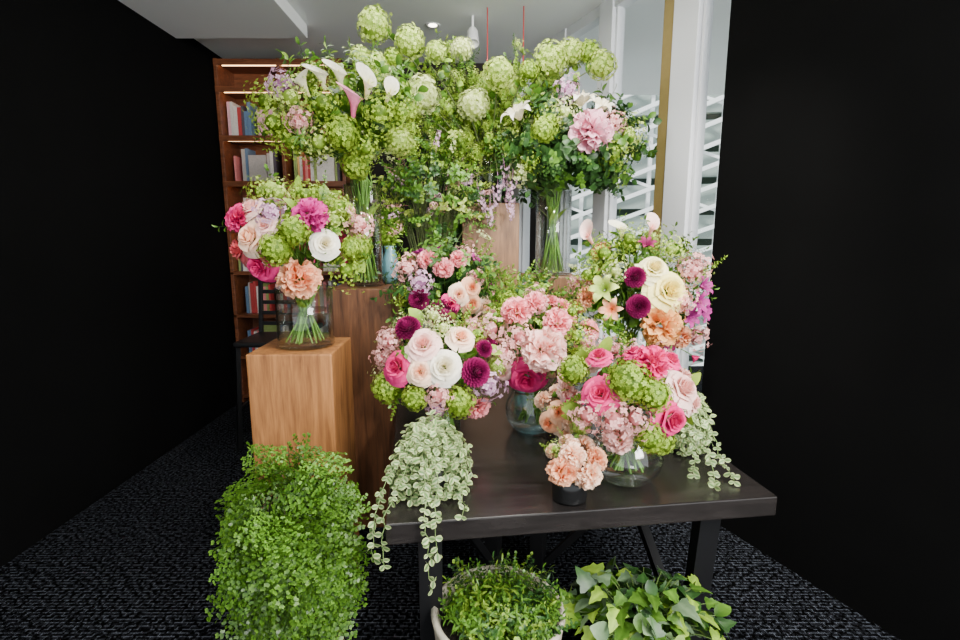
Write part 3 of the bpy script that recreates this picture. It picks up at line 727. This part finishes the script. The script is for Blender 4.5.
fo = MB(); st = MB(); Cc = np.array([FX, FY, .61]); R = np.array([.14, .17, .285])
for i in range(470):
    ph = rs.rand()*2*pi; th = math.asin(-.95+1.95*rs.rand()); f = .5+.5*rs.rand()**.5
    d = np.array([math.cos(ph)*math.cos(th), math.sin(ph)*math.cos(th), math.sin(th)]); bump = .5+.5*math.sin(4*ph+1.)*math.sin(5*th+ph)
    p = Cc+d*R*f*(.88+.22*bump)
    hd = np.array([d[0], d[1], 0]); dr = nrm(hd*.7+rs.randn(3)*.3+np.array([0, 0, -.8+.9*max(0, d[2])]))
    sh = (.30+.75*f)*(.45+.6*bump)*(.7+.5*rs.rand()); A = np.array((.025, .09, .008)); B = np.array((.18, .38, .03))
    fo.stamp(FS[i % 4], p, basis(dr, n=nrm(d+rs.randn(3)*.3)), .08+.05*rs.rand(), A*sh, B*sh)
    if i % 6 == 0: st.tube(bez((FX, FY, .60), Cc+d*R*.5+np.array([0, 0, .18]), p, 8), .0016, .001, (.03, .012, .008), 4)
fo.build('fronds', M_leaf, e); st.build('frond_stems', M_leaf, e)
lathe('pot', [(.001, .46), (.07, .46), (.075, .47), (.095, .60), (.10, .62), (.09, .62), (.085, .59), (.001, .59)], (FX, FY, 0), M_terra, e)
lathe('stool_seat', [(.001, .42), (.12, .42), (.13, .43), (.13, .45), (.12, .46), (.001, .46)], (FX, FY, 0), M_oak2, e)
for k in range(3):
    a = k*2.094+.4; beam('stool_leg', (FX+.09*math.cos(a), FY+.09*math.sin(a), .425), (FX+.14*math.cos(a), FY+.14*math.sin(a), 0), .025, M_oak2, e)

# ------------------------------------------------------------------ trailing variegated plants
def trailing(C, R, nst, foot, longs, potr=.055, poth=.09):
    e = empty('variegated_trailing_plant', foot); fo = MB(); C = np.array(C); R = np.array(R)
    def leafy(P, sc):
        for j in range(1, len(P)):
            tg = nrm(P[j]-P[j-1])
            for s in (-1, 1):
                side = nrm(np.cross(tg, np.array([rs.randn()*.3, rs.randn()*.3, 1.])+.01)); dd = nrm(side*s+tg*.5+rs.randn(3)*.25)
                g = .55+.5*rs.rand(); fo.stamp(LEAFV, P[j], basis(dd, n=nrm((P[j]-C)*np.array([1, 1, .6])/R.mean()+np.array([0, -.2, .6])+rs.randn(3)*.3)), sc*(.75+.5*rs.rand()),
                         np.array((.07, .20, .04))*g, np.array((.60, .68, .32))*g)
    for i in range(nst):
        ph = rs.rand()*2*pi; f = .6+.4*rs.rand(); n = 13; P = []
        for j in range(n):
            th = (pi/2)*(1-1.25*j/(n-1)); p = C+R*f*np.array([math.cos(ph)*math.cos(th), math.sin(ph)*math.cos(th), math.sin(th)])+rs.randn(3)*.006
            p[2] = max(p[2], foot[2]+.008+rs.rand()*.01); P.append(p)
        P = np.array(P); fo.tube(P, .0015, .001, (.2, .3, .1), 3); leafy(P, .021)
    for pts in longs:
        pts = np.array(pts, float); P = []
        for a, b in zip(pts[:-1], pts[1:]):
            m = max(2, int(np.linalg.norm(b-a)/.018)); P += [a+(b-a)*t for t in np.linspace(0, 1, m, endpoint=False)]
        P = np.array(P+[pts[-1]]); P += rs.randn(*P.shape)*.004
        fo.tube(P, .0016, .001, (.2, .3, .1), 4); leafy(P, .019)
    fo.build('trailing_stems_and_leaves', M_leaf, e)
    lathe('pot', [(.001, 0), (potr*.8, 0), (potr*.85, .005), (potr, poth), (potr*.9, poth), (potr*.85, poth*.8), (.001, poth*.8)], foot, M_terra, e)
trailing((-.155, 1.42, .80), (.125, .13, .16), 95, (-.155, 1.42, .75), [
  [(-.16, 1.36, .93), (-.15, 1.26, .84), (-.145, 1.205, .775), (-.14, 1.195, .70), (-.13, 1.19, .62), (-.125, 1.19, .575)],
  [(-.13, 1.36, .93), (-.12, 1.27, .83), (-.115, 1.21, .77), (-.12, 1.20, .70), (-.11, 1.195, .655)],
  [(-.17, 1.36, .93), (-.22, 1.27, .84), (-.25, 1.195, .78), (-.255, 1.18, .70), (-.25, 1.18, .655)],
  [(-.19, 1.38, .92), (-.26, 1.30, .83), (-.285, 1.23, .77), (-.29, 1.21, .70), (-.285, 1.21, .64)],
  [(-.12, 1.40, .90), (-.06, 1.32, .80), (-.04, 1.28, .765), (-.05, 1.24, .76)]])
trailing((.73, 1.70, .82), (.085, .10, .15), 65, (.73, 1.70, .75), [
  [(.75, 1.66, .93), (.74, 1.52, .80), (.72, 1.44, .762), (.70, 1.38, .762)], [(.74, 1.66, .93), (.70, 1.54, .80), (.67, 1.46, .762)], [(.77, 1.66, .93), (.78, 1.54, .80), (.77, 1.42, .762)]])

# ------------------------------------------------------------------ planters in front
PX, PY = .055, 1.37
e = empty('small_leaf_plant_in_round_stone_planter', (PX, PY, 0))
lathe('planter', [(.001, 0), (.12, 0), (.14, .02), (.185, .22), (.20, .35), (.205, .37), (.195, .38), (.185, .37), (.175, .32), (.001, .31)], (PX, PY, 0), M_pale, e, 48)
lathe('soil', [(.0005, .335), (.1, .33), (.178, .325)], (PX, PY, 0), M_soil, e)
fo = MB()
for i in range(340):
    a = rs.rand()*6.3; r = .13*math.sqrt(rs.rand()); p = np.array([PX+.02+r*math.cos(a), PY-.01+r*math.sin(a), .34]); d = nrm([math.cos(a)*r*5+.05, math.sin(a)*r*5, .9+rs.randn()*.2])
    leafst(fo, (SPRF+SPRN)[rs.randint(5)], p, d, .06+.07*rs.rand(), ['mid', 'lime', 'mid', 'dark'][rs.randint(4)])
fo.build('foliage', M_leaf, e)
def broad(C, foot, n, R, size, name):
    e = empty(name, foot); fo = MB(); C = np.array(C)
    for i in range(n):
        d = nrm(rs.randn(3)); d[2] = abs(d[2])*.8; p = C+d*np.array(R)*(.45+.6*rs.rand()); c0 = np.array([foot[0], foot[1], foot[2]+.2])
        P = bez(c0, (c0+p)/2+np.array([0, 0, .09]), p, 7); fo.tube(P, .003, .0018, (.10, .16, .04), 4)
        hd = nrm(np.array([d[0], d[1], .02])); nn = nrm(np.array([d[0]*.5, d[1]*.5, 1.])+rs.randn(3)*.4)
        leafst(fo, IVY if rs.rand() < .8 else LEAFB, p, nrm(hd+rs.randn(3)*.6+np.array([0, 0, -.2])), size*(.6+.7*rs.rand()), ['mid', 'mid', 'mid', 'grey', 'dark', 'dark', 'lime'][rs.randint(7)], nn)
        if rs.rand() < .5: leafst(fo, IVY, P[4], nrm(rs.randn(3)+np.array([0, 0, .3])), size*.6, 'dark', nn)
    fo.build('foliage', M_leaf, e)
    lathe('pot', [(.001, 0), (.10, 0), (.11, .01), (.14, .22), (.145, .24), (.13, .24), (.12, .2), (.001, .2)], foot, M_terra, e)
broad((.50, 1.37, .34), (.50, 1.37, 0), 250, (.225, .17, .18), .062, 'ivy_plant_in_pot')

# ------------------------------------------------------------------ ceiling fixtures
def spotlamp(loc, target, en, r=.05, size=75):
    e = empty('ceiling_spotlight', (loc[0], loc[1], 3.0)); L = Vector(loc); tdir = (Vector(target)-L).normalized()
    beam('stem', (loc[0], loc[1], 3.0), (loc[0], loc[1], loc[2]+.02), .015, M_lampw, e)
    o = lathe('head', [(.001, -.07), (.03, -.07), (.038, -.05), (.04, .05), (.042, .055), (.034, .05), (.03, .04), (.001, .04)], (0, 0, 0), M_lampw)
    o.rotation_mode = 'QUATERNION'; o.rotation_quaternion = tdir.to_track_quat('Z', 'Y'); o.location = L; adopt(o, e)
    ld = bpy.data.lights.new('spot_lamp', 'SPOT'); ld.energy = en; ld.spot_size = math.radians(size); ld.spot_blend = .6; ld.shadow_soft_size = r; ld.color = (1, .95, .88)
    lo = bpy.data.objects.new('spot_lamp', ld); COL.objects.link(lo); lo.location = L+tdir*.07
    lo.rotation_mode = 'QUATERNION'; lo.rotation_quaternion = tdir.to_track_quat('-Z', 'Y'); adopt(lo, e)
spotlamp((.25, .7, 2.85), (.25, 1.7, 1.0), 160)
spotlamp((-.5, 1.0, 2.85), (-.6, 1.9, 1.3), 100)
spotlamp((-.05, 3.75, 2.86), (0, 3.3, 2.0), 30)
spotlamp((1.0, 1.2, 2.85), (.6, 2.4, 1.4), 210)
spotlamp((.3, 1.7, 2.85), (0, 3.0, 2.1), 140)
e = empty('recessed_downlight', (-.34, 3.9, 3.0)); lathe('ring', [(.03, 0), (.05, -.008), (.055, 0)], (-.34, 3.9, 2.999), M_lampw, e); lathe('lens', [(.0005, -.002), (.03, -.002)], (-.34, 3.9, 2.999), M_bulb, e)
for (x, y, z) in ((.05, 3.62, 2.5), (.29, 3.60, 2.45)):
    e = empty('pendant_lamp', (x, y, 3.0)); mb = MB(); mb.tube([(x, y, 3.0), (x, y, 2.8), (x, y, z)], .004, .004, (.5, .02, .02)); mb.build('cord', M_red, e)
    lathe('shade', [(.012, .05), (.02, .0), (.06, -.07), (.075, -.1), (.072, -.1), (.018, -.005), (.001, .0)], (x, y, z), M_lampw, e)

def area(name, loc, target, sx, sy, en, col):
    ld = bpy.data.lights.new(name, 'AREA'); ld.shape = 'RECTANGLE'; ld.size = sx; ld.size_y = sy; ld.energy = en; ld.color = col
    o = bpy.data.objects.new(name, ld); COL.objects.link(o); o.location = loc
    o.rotation_euler = (Vector(target)-Vector(loc)).to_track_quat('-Z', 'Y').to_euler(); return o
area('front_fill_light', (1.75, -.9, 2.3), (0, 2.3, 1.3), 1.4, 1.4, 250, (1., .99, .97))  # added soft fill behind the camera, standing in for unseen daylight
area('overhead_fill_light', (-.2, 2.6, 2.93), (-.2, 2.6, 0), 1.4, .5, 35, (1, .97, .92))  # added overhead fill for the flowers; the ceiling has no panel fixture
sd = bpy.data.lights.new('sun', 'SUN'); sd.energy = 5.; sd.angle = .02; sd.color = (1, .97, .92)
so = bpy.data.objects.new('sun', sd); COL.objects.link(so); so.rotation_euler = Vector((.35, .75, -1.25)).to_track_quat('-Z', 'Y').to_euler(); so.location = (0, -3, 8)

# world
w = bpy.data.worlds.new('World'); scene.world = w; w.use_nodes = True
nt = w.node_tree; bg = nt.nodes['Background']
bg.inputs[0].default_value = (.90, .96, 1.0, 1); bg.inputs[1].default_value = 1.8

# camera
cam = bpy.data.cameras.new('camera'); cam.lens = 18.75; cam.sensor_width = 36
co = bpy.data.objects.new('camera', cam); COL.objects.link(co)
co.location = (0, 0, 1.5); co.rotation_euler = (math.radians(90-9.5), 0, 0)
scene.camera = co
